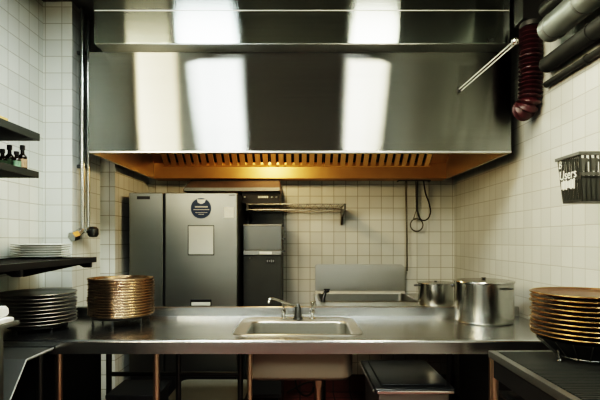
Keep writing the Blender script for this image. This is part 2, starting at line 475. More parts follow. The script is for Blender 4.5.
run('air_duct', 1.26, CAMZ+1.43, .085, .3, 2.38, 'duct_metal', 'upper grey duct close to the ceiling at upper right', 'duct', (1.9, 2.2), 'steel_dull')

# ------------------------------------------------------------------ pipes on the left pier
t = thing('wall_pipe', (-1.447, 3.20, 1.40), 'pair of tall chrome pipes ending in valves beside the left end of the hood', 'pipe')
pA = at(82.5, 230, 3.2); pB = at(88, 228, 3.28)
obj('pipe', tube(B(), [(pA.x, 3.2, pA.z), (pA.x, 3.2, 2.93)], .015, 20), 'pipe_chrome', t)
obj('pipe', tube(B(), [(pB.x, 3.28, pB.z), (pB.x, 3.28, 2.93)], .011, 20), 'pipe_chrome', t)
v0 = at(76, 235.5, 3.16)
v = obj('valve', tube(B(), [at(82.5, 229, 3.2), at(80.5, 231.5, 3.19), v0], [.018, .024, .024], 20), 'pipe_chrome', t)
obj('valve_cap', tube(B(), [v0+Vector((.004, .004, .003)), v0-Vector((.012, .035, .010))], .033, 6), 'pipe_chrome', v)
v1 = at(93, 232, 3.27)
v = obj('valve', tube(B(), [at(84, 230, 3.2), at(88, 231, 3.25), v1], [.018, .022, .024], 20), 'pipe_chrome', t)
obj('valve_cap', lathe(B(), [(.0, -.036), (.026, -.034), (.036, -.015), (.036, .02), (.022, .036), (0, .038)], v1, 20), 'steel_dark', v)
for z in (2.62, 1.86):
    bm = B(); box(bm, -1.489, pB.x+.016, 3.20, 3.225, z, z+.022, .003); obj('pipe_clip', bm, 'steel_dark', t)

# ------------------------------------------------------------------ left wall shelves
def wall_shelf(z1, th, xe, y0, y1, label, edge, brackets):
    t = thing('wall_shelf', (XL, (y0+y1)/2, z1-th), label, 'shelf')
    obj('board', box(B(), XL+.001, xe-.012, y0, y1, z1-th, z1, .002), 'shelf_black', t)
    obj('edge_strip', box(B(), xe-.0118, xe, y0, y1+.001, z1-th-.001, z1+.001, .002), edge, t)
    for y in brackets:
        bm = B(); prism(bm, [(XL+.001, z1-th-.001), (xe-.03, z1-th-.001), (xe-.03, z1-th-.014), (XL+.03, z1-th-.10), (XL+.001, z1-th-.10)], y-.012, y+.012, 'Y', .002)
        obj('bracket', bm, 'black_metal', t)
    return t
wall_shelf(1.91, .035, -1.30, .9, 2.40, 'upper black shelf high on the left wall, above the bottles', 'shelf_edge', ())
wall_shelf(1.72, .030, -1.305, .9, 2.40, 'black shelf on the left wall with small dark bottles on it', 'shelf_edge', ())
LS = wall_shelf(1.275, .030, -1.250, 1.0, 2.95, 'long dark shelf on the left wall holding a pile of white plates', 'black_metal', ())
for x, y, Y in ((17.5, 272, 2.15), (88, 263.5, 2.88)):
    bm = B(); X = (x-300)*Y/F
    prism(bm, [(XL+.001, 1.2445), (X+.02, 1.2445), (X+.02, 1.215), (X-.02, 1.215), (X-.05, 1.23), (XL+.03, 1.16), (XL+.001, 1.16)], Y-.012, Y+.012, 'Y', .002)
    obj('bracket', bm, 'black_metal', LS)
b = box(B(), -1.62, -1.335, 1.75, 2.20, 1.9115, 1.936, .004)
tag(obj('cutting_board', b, 'wood'), 'pale yellow wooden board lying on the top left shelf', 'cutting board')

def bottle(px, Y, htot, r, lab, label):
    x = (px-300)*Y/F; z = 1.7212
    t = thing('bottle', (x, Y, z), label, 'bottle', 'small dark bottles on the left shelf')
    h = htot*.62
    obj('body', lathe(B(), [(r*.9, 0), (r, .004), (r, h*.82), (r*.9, h*.92), (r*.45, h*1.06), (r*.40, h*1.28), (r*.46, h*1.30)], (x, Y, z), 28), 'bottle_glass', t)
    obj('label', lathe(B(), [(r*1.005, h*.16), (r*1.02, h*.17), (r*1.02, h*.70), (r*1.005, h*.71)], (x, Y, z), 28, False, False), lab, t)
    obj('cap', lathe(B(), [(r*.52, h*1.30), (r*.56, h*1.31), (r*.56, htot*.99), (r*.50, htot)], (x, Y, z), 24), 'black_plastic', t)
bottle(2.5, 2.33, .100, .021, 'bottle_label', 'dark bottle on the left shelf, partly cut off at the picture edge')
bottle(9.5, 2.355, .124, .021, 'bottle_label', 'taller dark bottle with green label, second from the picture edge')
bottle(16.5, 2.295, .082, .020, 'bottle_label', 'shortest dark bottle with green label, between two taller bottles')
bottle(22.5, 2.35, .122, .021, 'bottle_label_tan', 'slim dark bottle with tan label nearest the end of the shelf')

# ------------------------------------------------------------------ plates
PLATE = [(0, .004), (.60, .004), (.62, 0), (.66, 0), (.68, .004), (.97, .0115), (1.0, .0135), (1.0, .0155), (.985, .016), (.70, .0085), (.62, .007), (0, .007)]
def plate(name, c, r, mat, hs, label, cat, group, rim=None, prof=PLATE):
    t = thing(name, c, label, cat, group) if rim else None
    P = [(a*r, z*hs) for a, z in prof]
    o = obj(name if not t else 'dish', lathe(B(), P, c, 56, False, False), mat, t, 50)
    if t:
        zr = prof[6][1]*hs
        bm = B(); ring = [(c[0]+r*math.cos(2*PI*k/56), c[1]+r*math.sin(2*PI*k/56), c[2]+zr+.001*hs) for k in range(56)]
        tube(bm, ring, .0026*min(hs, 1.2), 8, closed=True)
        obj('rim', bm, rim, t)
        return t
    o.location = c
    o.data.transform(Matrix.Translation((0, 0, 0)))
    return tag(o, label, cat, group)
def stack(first, n, pitch, labels, jit=0.002, scale=None):
    out = [first]
    for k in range(1, n):
        c = copy_tree(first)
        c.location = first.location+Vector((random.uniform(-jit, jit), random.uniform(-jit, jit), k*pitch))
        c.rotation_euler.z = random.uniform(0, 6)
        out.append(c)
    for k, o in enumerate(out): o['label'] = labels(n-1-k)
    return out
# white plates on the left shelf
c = Vector((-1.495, 2.775, 1.2765))
s = plate('white_plate', c, .155, 'porcelain', .9, '', 'plate', 'white plates on the left shelf')
stack(s, 6, .0132, lambda k: 'white plate, %s in the pile on the long left shelf' % ('topmost' if k == 0 else ORD[k]+' from the top'))
# dark plates on the worktop
c = Vector((-1.428, 2.62, .928))
s = plate('dark_plate', c, .192, 'dark_plate', 1.0, '', 'plate', 'dark plates at the left end of the worktop', 'dark_plate_rim')
stack(s, 9, .0192, lambda k: 'dark pale-rimmed plate, %s in the stack at the left of the worktop' % ('topmost' if k == 0 else ORD[k]+' from the top'), .003)

def ring_stand(x, y, z, r, h, label, nfeet=5, a0=0.0):
    t = thing('plate_stand', (x, y, z), label, 'plate stand')
    bm = B(); prof = [(r*.55, h-.012), (r, h-.012), (r, h-.0005), (r*.55, h-.0005), (r*.55, h-.012)]
    lathe(bm, prof, (x, y, z), 48, False, False); obj('ring', bm, 'black_metal', t)
    for k in range(nfeet):
        a = a0+2*PI*k/nfeet
        fx, fy = x+r*.93*math.cos(a), y+r*.93*math.sin(a)
        obj('foot', lathe(B(), [(.009, .0), (.009, .004), (.005, .006), (.005, h-.012)], (fx, fy, z), 14), 'steel_dark', t)
    return t
ring_stand(-1.428, 2.62, .9012, .150, .026, 'low black stand with small feet under the dark plates', 5, -PI/2+.95)

# bronze pans, left
PAN = [(0, .0005), (.95, .0005), (.972, .002), (.975, .0055), (.992, .0065), (1.0, .0085), (1.0, .0125), (.992, .0146), (.978, .0140), (.962, .004), (0, .003)]
pc = Vector((-1.032, 2.775, .952))
ring_stand(pc.x, pc.y, .9012, .165, .050, 'low dark stand with small feet under the stacked bronze pans', 6, -PI/2+.05)
s = plate('bronze_pan', pc, .183, 'bronze', 1.0, '', 'pan', 'bronze pans stacked on the worktop', None, PAN)
stack(s, 14, .0152, lambda k: 'round bronze pan, %s in the tall stack on the worktop' % ('topmost' if k == 0 else ORD[k]+' from the top'), .003)

# copper plates, right: on a wire rack
rc = Vector((1.152, 1.93, .9015))
t = thing('plate_rack', rc, 'dark wire plate rack with chrome feet under the copper plates', 'plate rack')
bm = B(); lathe(bm, [(.100, .024), (.105, .020), (.165, .072), (.180, .082), (.182, .086), (.164, .078), (.102, .028), (.100, .024)], rc, 48, False, False)
obj('bowl', bm, 'black_metal', t)
obj('ring', tube(B(), [(rc.x+.112*math.cos(2*PI*k/40), rc.y+.112*math.sin(2*PI*k/40), rc.z+.016) for k in range(40)], .004, 8, closed=True), 'steel_dark', t)
for k in range(18):
    a = 2*PI*k/18+.1
    d = Vector((math.cos(a), math.sin(a), 0))
    obj('wire', tube(B(), [rc+d*.114+Vector((0, 0, .016)), rc+d*.186+Vector((0, 0, .084))], .0022, 8), 'steel', t)
for k in range(4):
    a = PI+.25+k*PI/2; d = Vector((math.cos(a), math.sin(a), 0))
    obj('foot', tube(B(), [rc+d*.128+Vector((0, 0, .0005)), rc+d*.128+Vector((0, 0, .006)), rc+d*.136+Vector((0, 0, .046))], [.010, .006, .006], 12), 'pipe_chrome', t)
CPL = [(0, .003), (.70, .003), (.78, .004), (.97, .0125), (1.0, .0145), (1.0, .0165), (.985, .017), (.80, .0075), (.72, .0065), (0, .0065)]
s = plate('copper_plate', rc+Vector((.004, 0, .0875)), .208, 'copper_plate', 1.0, '', 'plate', 'copper plates stacked on the rack', 'gold_rim', CPL)
stack(s, 10, .0180, lambda k: 'copper plate with gold rim, %s in the stack on the drainboard' % ('topmost' if k == 0 else ORD[k]+' from the top'), .004)

# ------------------------------------------------------------------ the steel worktop with its sink
WZ = .90; WY0, WY1 = 2.28, 3.03; WX0, WX1 = -1.665, 1.385
table = thing('worktop', (0, 2.65, 0), 'long stainless steel worktop with raised back edge running wall to wall', 'worktop')
SX0, SX1, SY0, SY1 = -.345, .322, 2.40, 2.955
bm = B()
outer = [(WX0, WY0+.02), (WX1, WY0+.02), (WX1, WY1), (WX0, WY1)]
hole = rrect(SX0+.008, SX1-.008, SY0+.008, SY1-.008, .07)
ov = [bm.verts.new((x, y, WZ)) for x, y in outer]; hv = [bm.verts.new((x, y, WZ)) for x, y in hole]
es = [bm.edges.new((ov[i], ov[(i+1) % 4])) for i in range(4)]+[bm.edges.new((hv[i], hv[(i+1) % len(hv)])) for i in range(len(hv))]
bmesh.ops.triangle_fill(bm, use_beauty=True, edges=es)
obj('top_sheet', bm, 'steel_table', table)
prof = [(WY0+.02, WZ)]
for k in range(7):
    a = PI/2+PI/2*k/6
    prof.append((WY0+.012+.012*math.cos(a), WZ-.008+.012*math.sin(a)))
prof += [(WY0, WZ-.062), (WY0+.014, WZ-.062), (WY0+.014, WZ-.012), (WY0+.02, WZ-.012)]
obj('front_edge', prism(B(), prof, WX0, WX1, 'X'), 'steel_table', table, 25)
prof = [(WY1, WZ-.03), (WY1, WZ), (WY1+.004, WZ+.054), (WY1+.010, WZ+.058), (WY1+.028, WZ+.058), (WY1+.03, WZ+.054), (WY1+.03, WZ-.03)]
obj('back_edge', prism(B(), prof, WX0, WX1, 'X'), 'steel_table', table, 25)
for x, y in ((-1.166, 2.325), (-.695, 2.325), (.93, 2.325), (-1.19, 2.99), (-.757, 2.99), (.93, 2.99), (-.372, 2.99)):
    o = obj('leg', tube(B(), [(x, y, .05), (x, y, WZ-.005)], .0165, 18), 'steel_warm_lit' if y < 2.5 else 'steel_dark', table)
    obj('foot_cap', lathe(B(), [(.012, 0.001), (.020, .004), (.022, .05), (.018, .058)], (x, y, 0), 18), 'black_plastic', o)
x = -.243
o = obj('leg', tube(B(), [(x, 2.325, .05), (x, 2.325, WZ-.005)], .0130, 18), 'steel_warm_lit', table)
obj('foot_cap', lathe(B(), [(.012, 0.001), (.020, .004), (.022, .05), (.018, .058)], (x, 2.325, 0), 18), 'black_plastic', o)
obj('rail', tube(B(), [(-1.19, 2.99, .545), (-.372, 2.99, .545)], .014, 14), 'steel_dark', table)
obj('rail', tube(B(), [(.93, 2.325, .25), (.93, 2.99, .25)], .013, 14), 'steel_dark', table)
# basin: a part of the worktop, welded in
bm = B()
def rl(inset, z, r): return [(a, b, z) for a, b in rrect(SX0+inset, SX1-inset, SY0+inset, SY1-inset, r)]
bx0, bx1, by0, by1 = -.275, .268, 2.445, 2.835
def il(g, z, r): return [(a, b, z) for a, b in rrect(bx0+g, bx1-g, by0+g, by1-g, r)]
loft(bm, [rl(0, WZ-.004, .075), rl(0, WZ+.004, .075), rl(.006, WZ+.007, .07), rl(.018, WZ+.006, .062), rl(.028, WZ+.0015, .055),
          il(-.012, WZ+.001, .06), il(-.004, WZ-.003, .06), il(0, WZ-.012, .06), il(.006, WZ-.20, .055), il(.022, WZ-.228, .05), il(.06, WZ-.236, .04)])
basin = obj('sink_basin', bm, 'steel', table, 50)
bm = B()
loft(bm, [il(-.008, WZ-.02, .06), il(-.003, WZ-.215, .055), il(.018, WZ-.241, .05), il(.06, WZ-.246, .04)])
obj('outer_shell', bm, 'shell_grey', basin, 50)
obj('drain', lathe(B(), [(.045, 0), (.045, .004), (.030, .004), (.022, .001), (0, .001)], (0, 2.64, WZ-.236), 28, False), 'chrome', basin)
dp = obj('drain_pipe', tube(B(), [(.10, 2.62, WZ-.247), (.10, 2.62, .43), (.10, 2.64, .38), (.10, 2.72, .35), (.10, 3.02, .34)], .022, 18), 'steel_warm_lit', basin)
obj('pipe_nut', tube(B(), [(.10, 2.62, .585), (.10, 2.62, .62)], .030, 10), 'steel_warm_lit', dp)

# faucet on the rear deck of the sink
FY = 2.90
f = thing('faucet', ((297-300)*FY/F, FY, WZ+.002), 'chrome two-handled faucet with a long swung spout on the worktop sink', 'faucet')
c = at(298, 0, FY); z0 = WZ+.0025
obj('base', lathe(B(), [(.030, 0), (.030, .006), (.024, .012), (.022, .045), (.020, .065), (.012, .080), (.008, .092), (0, .094)], (c.x, FY, z0), 28), 'steel_dark', f)
for px in (283.5, 312.5):
    x = (px-300)*FY/F
    o = obj('handle', lathe(B(), [(.020, 0), (.020, .006), (.012, .012), (.009, .03), (.014, .040), (.014, .050), (.007, .058), (.006, .078), (.010, .086), (.012, .098), (.006, .106), (0, .107)], (x, FY, z0), 24), 'chrome', f)
    s_ = 1 if px > 300 else -1
    obj('lever', tube(B(), [(x-s_*.010, FY, z0+.098), (x+s_*.018, FY-.02, z0+.108)], [.006, .004], 10), 'chrome', o)
obj('bridge', tube(B(), [((283.5-300)*FY/F, FY, z0+.022), ((312.5-300)*FY/F, FY, z0+.022)], .006, 12), 'steel_dull', f)
p0 = Vector((c.x, FY, z0+.072)); p3 = at(270.5, 300, 2.66)
sp = bezier(p0, p0+Vector((-.03, -.045, .010)), p3+Vector((.05, .08, -.012)), p3+Vector((.012, .016, .006)), 16)+[p3+Vector((0, 0, .009)), p3+Vector((-.008, -.008, -.002)), p3+Vector((-.009, -.009, -.018))]
obj('spout', tube(B(), sp, .0068, 14), 'chrome', f, 60)

# ------------------------------------------------------------------ pots
def pot(x, y, r, h, label, label_cat, lid=True, handles=((0, 1), (PI, 1))):
    z = WZ+.0012
    t = thing('stock_pot', (x, y, z), label, label_cat)
    obj('body', lathe(B(), [(0, 0), (r*.95, 0), (r*.99, .006), (r, .014), (r, h*.90), (r*1.015, h*.905), (r*1.015, h*.925), (r*.99, h*.93), (r*.97, h*.93), (r*.97, .012), (0, .01)], (x, y, z), 64, False, False), 'steel_pot', t, 40)
    ld = obj('lid', lathe(B(), [(r*.96, h*.931), (r*1.03, h*.932), (r*1.035, h*.945), (r*1.02, h*.962), (r*.90, h*.972), (r*.86, h*.968), (r*.55, h*.985), (0, h*.99)], (x, y, z), 64, False, False), 'steel_pot', t, 40)
    obj('lid_knob', lathe(B(), [(.012, h*.985), (.008, h*1.0), (.016, h*1.018), (.012, h*1.032), (0, h*1.034)], (x, y, z), 20), 'steel_dark', ld)
    for a, s in handles:
        d = Vector((math.cos(a), math.sin(a), 0)); n = Vector((-math.sin(a), math.cos(a), 0)); p = Vector((x, y, z+h*.82))
        w = .05*s; o = .032*s
        obj('handle', tube(B(), [p+d*(r-.002)+n*w, p+d*(r+o*.7)+n*w, p+d*(r+o)+n*w*.7, p+d*(r+o)-n*w*.7, p+d*(r+o*.7)-n*w, p+d*(r-.002)-n*w], .006*s, 12), 'steel_dark', t)
    return t
pbr('steel_pot', (.40, .405, .385), .19, 1, noise=.06, nscale=3)
pot(1.083, 2.830, .166, .250, 'large lidded steel stock pot standing at the right end of the worktop', 'pot', True, ((-1.15, .7), (PI-.6, .7)))

# ------------------------------------------------------------------ rear sink table with its splash panel and the small pot
rs_ = thing('rear_sink', (.75, 3.8, 0), 'rear wash sink with tall rounded splash panel against the back wall', 'sink')
RX0, RX1, RY0, RY1 = .125, 1.38, 3.30, 4.33
qx0, qx1, qy0, qy1 = .165, .915, 3.74, 4.27
bm = B()
ov = [bm.verts.new((x, y, WZ)) for x, y in ((RX0, RY0), (RX1, RY0), (RX1, RY1), (RX0, RY1))]
hv = [bm.verts.new((x, y, WZ)) for x, y in rrect(qx0, qx1, qy0, qy1, .05)]
es = [bm.edges.new((ov[i], ov[(i+1) % 4])) for i in range(4)]+[bm.edges.new((hv[i], hv[(i+1) % len(hv)])) for i in range(len(hv))]
bmesh.ops.triangle_fill(bm, use_beauty=True, edges=es)
obj('tabletop', bm, 'steel', rs_)
bm = B(); box(bm, RX0, RX1, RY0-.002, RY0+.012, WZ-.06, WZ-.0005); box(bm, RX0-.002, RX0+.010, RY0+.0125, RY1, WZ-.06, WZ-.0005)
obj('apron', bm, 'steel', rs_)
bm = B()
def ql(g, z, r): return [(a, b, z) for a, b in rrect(qx0+g, qx1-g, qy0+g, qy1-g, r)]
loft(bm, [ql(-.02, WZ+.002, .055), ql(-.015, WZ+.008, .055), ql(-.005, WZ+.008, .05), ql(0, WZ, .05), ql(.004, WZ-.22, .05), ql(.05, WZ-.25, .03)])
obj('basin', bm, 'steel_dull', rs_, 50)
pts = [(.135, .9005), (.938, .9005)]
for k in range(7):
    a = PI/2*k/6; pts.append((.938-.045+.045*math.cos(a), 1.163-.045+.045*math.sin(a)))
for k in range(4):
    a = PI/2+PI/2*k/3; pts.append((.135+.015+.015*math.cos(a), 1.163-.015+.015*math.sin(a)))
bm = B(); prism(bm, pts, 4.295, 4.33, 'Y', .004)
obj('splash_panel', bm, 'steel', rs_)
obj('ledge', prism(B(), [(4.294, .9005), (4.294, .925), (4.27, .915), (4.262, .9005)], .137, .936, 'X'), 'steel_highlight', rs_)
for x in (.16, 1.34):
    for y in (3.34, 4.27):
        obj('leg', tube(B(), [(x, y, .001), (x, y, WZ-.003)], .018, 16), 'steel_dark', rs_)
bm = B(); q0 = at(321.5, 306, 3.72); q1 = at(327, 294, 3.80)
lv = thing('sink_tap', (q0.x, 3.72, WZ+.001), 'small black tap at the left rim of the rear sink', 'tap')
obj('tap_body', tube(B(), [(q0.x+.01, 3.715, WZ+.001), (q0.x+.014, 3.715, WZ+.03), (q0.x+.03, 3.73, WZ+.075), (q0.x+.055, 3.76, WZ+.080)], [.016, .015, .013, .011], 14), 'black_plastic', lv)
obj('tap_lever', box(B(), q0.x+.018, q0.x+.065, 3.715, 3.727, WZ+.092, WZ+.102, .002), 'black_plastic', lv)
obj('tap_lever_stem', tube(B(), [(q0.x+.03, 3.722, WZ+.07), (q0.x+.032, 3.722, WZ+.094)], .006, 10), 'black_plastic', lv)
pot(1.006, 3.56, .128, .172, 'small lidded steel pot with side handles behind the large stock pot', 'pot', True, ((-.25, .8), (PI-.2, .8)))

# ------------------------------------------------------------------ fridge
FRY = 3.70
fr = thing('fridge', (-.9, 4.0, 0), 'tall stainless fridge with one narrow and one wide door by the back wall', 'fridge')
obj('cabinet', box(B(), -1.318, -.482, FRY+.045, 4.33, .10, 1.746, .004), 'steel_dark', fr)
obj('kick_plate', box(B(), -1.30, -.50, FRY+.10, FRY+.12, .001, .099), 'black_metal', fr)
def zy(y, Y=FRY): return CAMZ+(240-y)*Y/F
def xx(x, Y=FRY): return (x-300)*Y/F
dl = obj('door', box(B(), -1.318, xx(162.8), FRY, FRY+.042, .34, 1.744, .006, 3), 'steel_fridge', fr)
dr = obj('door', box(B(), xx(165.2), -.484, FRY, FRY+.042, .34, 1.744, .006, 3), 'steel_fridge', fr)
obj('grille', box(B(), -1.31, -.49, FRY+.012, FRY+.042, .11, .325, .004), 'black_metal', fr)
obj('badge', box(B(), xx(137), xx(150), FRY-.003, FRY+.001, zy(199.3), zy(196.2), .0015), 'black_plastic', dl)
obj('plate_frame', box(B(), xx(187.8), xx(214.2), FRY-.003, FRY+.001, zy(255.3), zy(225.2), .002), 'steel_charcoal', dr)
obj('steel_plate', box(B(), xx(188.5), xx(213.5), FRY-.006, FRY+.001, zy(254.5), zy(226), .004, 3), 'plate_badge', dr)
st = obj('round_sticker', lathe(B(), [(.079, 0), (.079, .001), (0, .001)], (0, 0, 0), 48), 'navy_print', dr)
st.data.transform(Matrix.Translation(-world_loc(st)) @ Matrix.Translation(at(201, 208.3, FRY-.0004)) @ Matrix.Rotation(PI/2, 4, 'X') @ Matrix.Translation(Vector((0, 0, 0))+world_loc(dr)))
bm = B()
for (yy, a, b2, h_) in ((206.8, 195, 207.3, .011), (209.6, 193.6, 208.6, .006), (212.6, 195.5, 207.5, .004), (214.4, 198.5, 204, .004)):
    # rows of small lettering, unreadable in the photograph: broken strokes
    xa = xx(a, FRY-.002)
    while xa < xx(b2, FRY-.002)-.003:
        w_ = random.uniform(.004, .008)
        box(bm, xa, xa+w_, FRY-.0022, FRY-.0012, zy(yy, FRY)-h_/2, zy(yy, FRY)+h_/2); xa += w_+.0015
obj('print', bm, 'print_white', st)
cr = at(201.2, 201.5, FRY-.0022)
bm = B(); prism(bm, [(cr.x-.034, cr.z+.016), (cr.x+.034, cr.z+.016), (cr.x+.026, cr.z-.008), (cr.x+.006, cr.z-.018), (cr.x-.006, cr.z-.018), (cr.x-.026, cr.z-.008)], FRY-.0024, FRY-.0012, 'Y')
obj('emblem', bm, 'plate_badge', st)
obj('white_sticker', box(B(), xx(224), xx(233.8), FRY-.0015, FRY+.001, zy(217.8), zy(207)), 'paper', dr)
obj('maker_mark', box(B(), xx(229), xx(235.2), FRY-.0015, FRY+.001, zy(195.6), zy(194.7)), 'steel_charcoal', dr)
lp = obj('lower_plate', box(B(), xx(190.5), xx(211.5), FRY-.004, FRY+.001, zy(309), zy(299.5), .003), 'black_plastic', dr)
obj('white_strip', box(B(), xx(191.5), xx(210.5), FRY-.007, FRY-.0035, zy(305.5), zy(302), .002), 'print_white', lp)

# slim appliance to its right
IY = 3.90
im = thing('undercounter_freezer', (-.30, 4.1, 0), 'slim dark-doored steel appliance between the fridge and the tiled back wall', 'freezer')
ix0, ix1 = xx(243.2, IY), xx(281.5, IY)
obj('cabinet', box(B(), ix0, ix1, IY+.04, 4.33, .08, zy(225.5, IY)-.002, .003), 'steel_dark', im)
for x in (ix0+.04, ix1-.04):
    for y in (IY+.08, 4.28): obj('foot', lathe(B(), [(.02, .0008), (.02, .02), (.012, .03), (.012, .0795)], (x, y, 0), 14), 'black_plastic', im)
top = obj('upper_door', box(B(), ix0, ix1, IY, IY+.038, zy(250.2, IY), zy(225.5, IY), .004, 3), 'steel_shade', im)
obj('top_lip', box(B(), ix0, ix1, IY-.006, IY+.036, zy(225.4, IY), zy(224.6, IY), .002), 'steel_highlight', im)  # strip added as the painted highlight along the top edge
hd = obj('handle_strip', box(B(), ix0+.002, ix1-.002, IY-.010, IY+.036, zy(255, IY), zy(250.6, IY), .003), 'steel_dull', im)
obj('white_tag', box(B(), xx(259.5, IY), xx(272, IY), IY-.0125, IY-.0095, zy(254.2, IY), zy(251.6, IY)), 'paper', hd)
ld_ = obj('lower_door', box(B(), ix0, ix1, IY+.004, IY+.038, .12, zy(255.4, IY), .004, 3), 'steel_charcoal', im)
sg = obj('display', box(B(), xx(265.8, IY), xx(275, IY), IY-.001, IY+.005, zy(263.6, IY), zy(258.2, IY), .001), 'black_plastic', ld_)
bm = B()
for px, h_ in ((267.4, 2.2), (269.6, 1.6), (271.5, 2.6), (273.4, 2.0)):
    box(bm, xx(px-.5, IY), xx(px+.5, IY), IY-.0022, IY-.0008, zy(261+h_/2, IY), zy(261-h_/2, IY))
obj('display_mark', bm, 'steel_dull', sg)
obj('screw', lathe(B(), [(.006, -.006), (.006, .006)], at(250, 258.6, IY+.004), 12), 'steel', ld_)
for y in (238.5, 251):
    p = at(282.2, y, IY+.02)
    h_ = obj('hinge', box(B(), ix1+.0005, ix1+.032, IY+.004, IY+.030, p.z-.008, p.z+.006, .003), 'steel_dark', im)
obj('back_panel', box(B(), ix0+.004, ix1+.002, 4.30, 4.335, zy(225.5, IY), 1.628, .003), 'steel_charcoal', im)

# wire shelf, control box, steel ledge above
ws = thing('wire_shelf', (-.04, 4.18, 1.63), 'narrow wire shelf with bracket on the tiled back wall', 'shelf')
WSY = 4.0
a, b = xx(246, WSY), xx(346, WSY)
bm = B()
for y in (WSY, 4.34):
    for z in (1.632, 1.679): tube(bm, [(a, y, z), (b, y, z)], .0042, 8)
n = 26
zz = [(a+(b-a)*k/n, WSY, 1.634 if k % 2 else 1.677) for k in range(n+1)]
tube(bm, zz, .0036, 6)
obj('rim', bm, 'steel_dull', ws)
bm = B()
for k in range(42):
    x = a+(b-a)*(k+.5)/42
    tube(bm, [(x, WSY, 1.681), (x, 4.34, 1.681)], .0022, 6)
obj('deck', bm, 'steel_dull', ws)
for x in (a+.012, b-.008):
    bm = B(); prism(bm, [(WSY-.006, 1.684), (WSY-.006, 1.630), (4.25, 1.585), (4.32, 1.52), (4.355, 1.515), (4.355, 1.684), (4.33, 1.68)], x-.008, x+.008, 'X', .002)
    obj('bracket', bm, 'iron', ws)
cb = thing('control_box', (-.33, 4.1, 1.685), 'black control box on the wire shelf under the steel ledge', 'control box')
obj('case', box(B(), xx(242.2, 3.99), xx(280, 3.99), 3.99, 4.30, 1.6855, zy(192.4, 3.99), .004), 'black_plastic', cb)
bm = B(); q = xx(258, 3.98)
while q < xx(268, 3.98):
    w_ = random.uniform(.006, .012); box(bm, q, q+w_, 3.9882, 3.9905, zy(198, 3.99), zy(196, 3.99)); q += w_+.003
obj('print', bm, 'print_white', cb)
for px in (244.6, 272, 276.5):
    obj('button', lathe(B(), [(.008, -.006), (.008, .006)], at(px, 197, 3.989), 14), 'steel', cb)
sl = thing('steel_ledge', (-.55, 4.15, 1.80), 'shallow brownish steel ledge under the hood above the fridge', 'ledge')
LY = 3.96
bm = B(); prism(bm, [(xx(183, LY), 1.782), (xx(280, LY), 1.782), (xx(280, LY), 1.868), (xx(190, LY), 1.868), (xx(183, LY), 1.80)], LY, 4.345, 'Y', .003)
obj('body', bm, 'ledge_brown', sl)
obj('lower_strip', box(B(), xx(184, LY), xx(279.8, LY), LY-.004, LY-.0005, 1.784, 1.812, .001), 'steel_dull', sl)
obj('top_lip', box(B(), xx(190.5, LY), xx(279.8, LY), LY-.006, LY+.004, 1.8685, 1.874, .001), 'black_metal', sl)

# ------------------------------------------------------------------ tools hanging on the back wall
TY = 4.30
hk = thing('hook_rail', (.95, 4.34, 1.93), 'thin dark rail under the hood from which the tools hang', 'rail')
obj('bar', tube(B(), [(.88, TY, 1.912), (1.17, TY, 1.912)], .005, 10), 'iron', hk)
for x in (.885, 1.165): obj('mount', tube(B(), [(x, TY+.003, 1.912), (x, 4.359, 1.912)], .007, 10), 'iron', hk)
p0 = at(406.2, 181, TY-.014); p1 = at(407.2, 271, TY-.014)
bm = B(); tube(bm, [p0, p1], [.0085, .0075], 12)
t = thing('long_rod', p0, 'long straight dark rod hanging on the back wall', 'rod')
obj('shaft', bm, 'iron', t)
obj('tip', tube(B(), [p1, p1-Vector((0, 0, .02)), p1-Vector((0, 0, .03))], [.0085, .007, .003], 12), 'steel', t)
obj('hook', tube(B(), [p0, p0+Vector((0, -.002, .012)), p0+Vector((0, .010, .017)), p0+Vector((0, .019, .014)), p0+Vector((0, .021, .004))], .003, 8), 'iron', t)
cc = at(416.3, 225, TY); Yt = TY-.013
t = thing('ring_strainer', (cc.x, Yt, cc.z), 'wire ring tool on a double handle hanging beside the long rod', 'strainer')
obj('ring', tube(B(), [(cc.x+.056*math.cos(2*PI*k/36), Yt, cc.z+.056*math.sin(2*PI*k/36)) for k in range(36)], .0058, 10, closed=True), 'iron', t)
h0 = at(416, 181, Yt)
bm = B()
tube(bm, [(cc.x-.03, Yt, cc.z+.048), (cc.x-.004, Yt, cc.z+.13), (cc.x-.008, Yt, h0.z)], .0045, 8)
tube(bm, [(cc.x+.03, Yt, cc.z+.048), (cc.x+.008, Yt, cc.z+.13), (cc.x+.010, Yt, h0.z), (cc.x+.003, Yt+.006, h0.z+.012), (cc.x-.008, Yt, h0.z)], .0045, 8)
obj('handle', bm, 'iron', t)
Yc = TY-.026
pts = [at(423.5, 181, Yc), at(425.5, 193, Yc), at(429, 203, Yc), at(430.5, 212, Yc), at(428, 218.5, Yc), at(423.5, 220.5, Yc), at(419.5, 218, Yc), at(417.2, 211, Yc), at(416.6, 198, Yc), at(417.3, 182, Yc)]
sm = []
for i in range(len(pts)-1):
    q0, q1, q2, q3 = pts[max(i-1, 0)], pts[i], pts[i+1], pts[min(i+2, len(pts)-1)]
    for k in range(6):
        u = k/6; sm.append(.5*((2*q1)+(q2-q0)*u+(2*q0-5*q1+4*q2-q3)*u*u+(3*q1-q0-3*q2+q3)*u**3))
sm.append(pts[-1])
tag(obj('cord_loop', tube(B(), sm, .0062, 10), 'cord', None, 60), 'looped dark cord hanging beside the wire ring tool', 'cord')

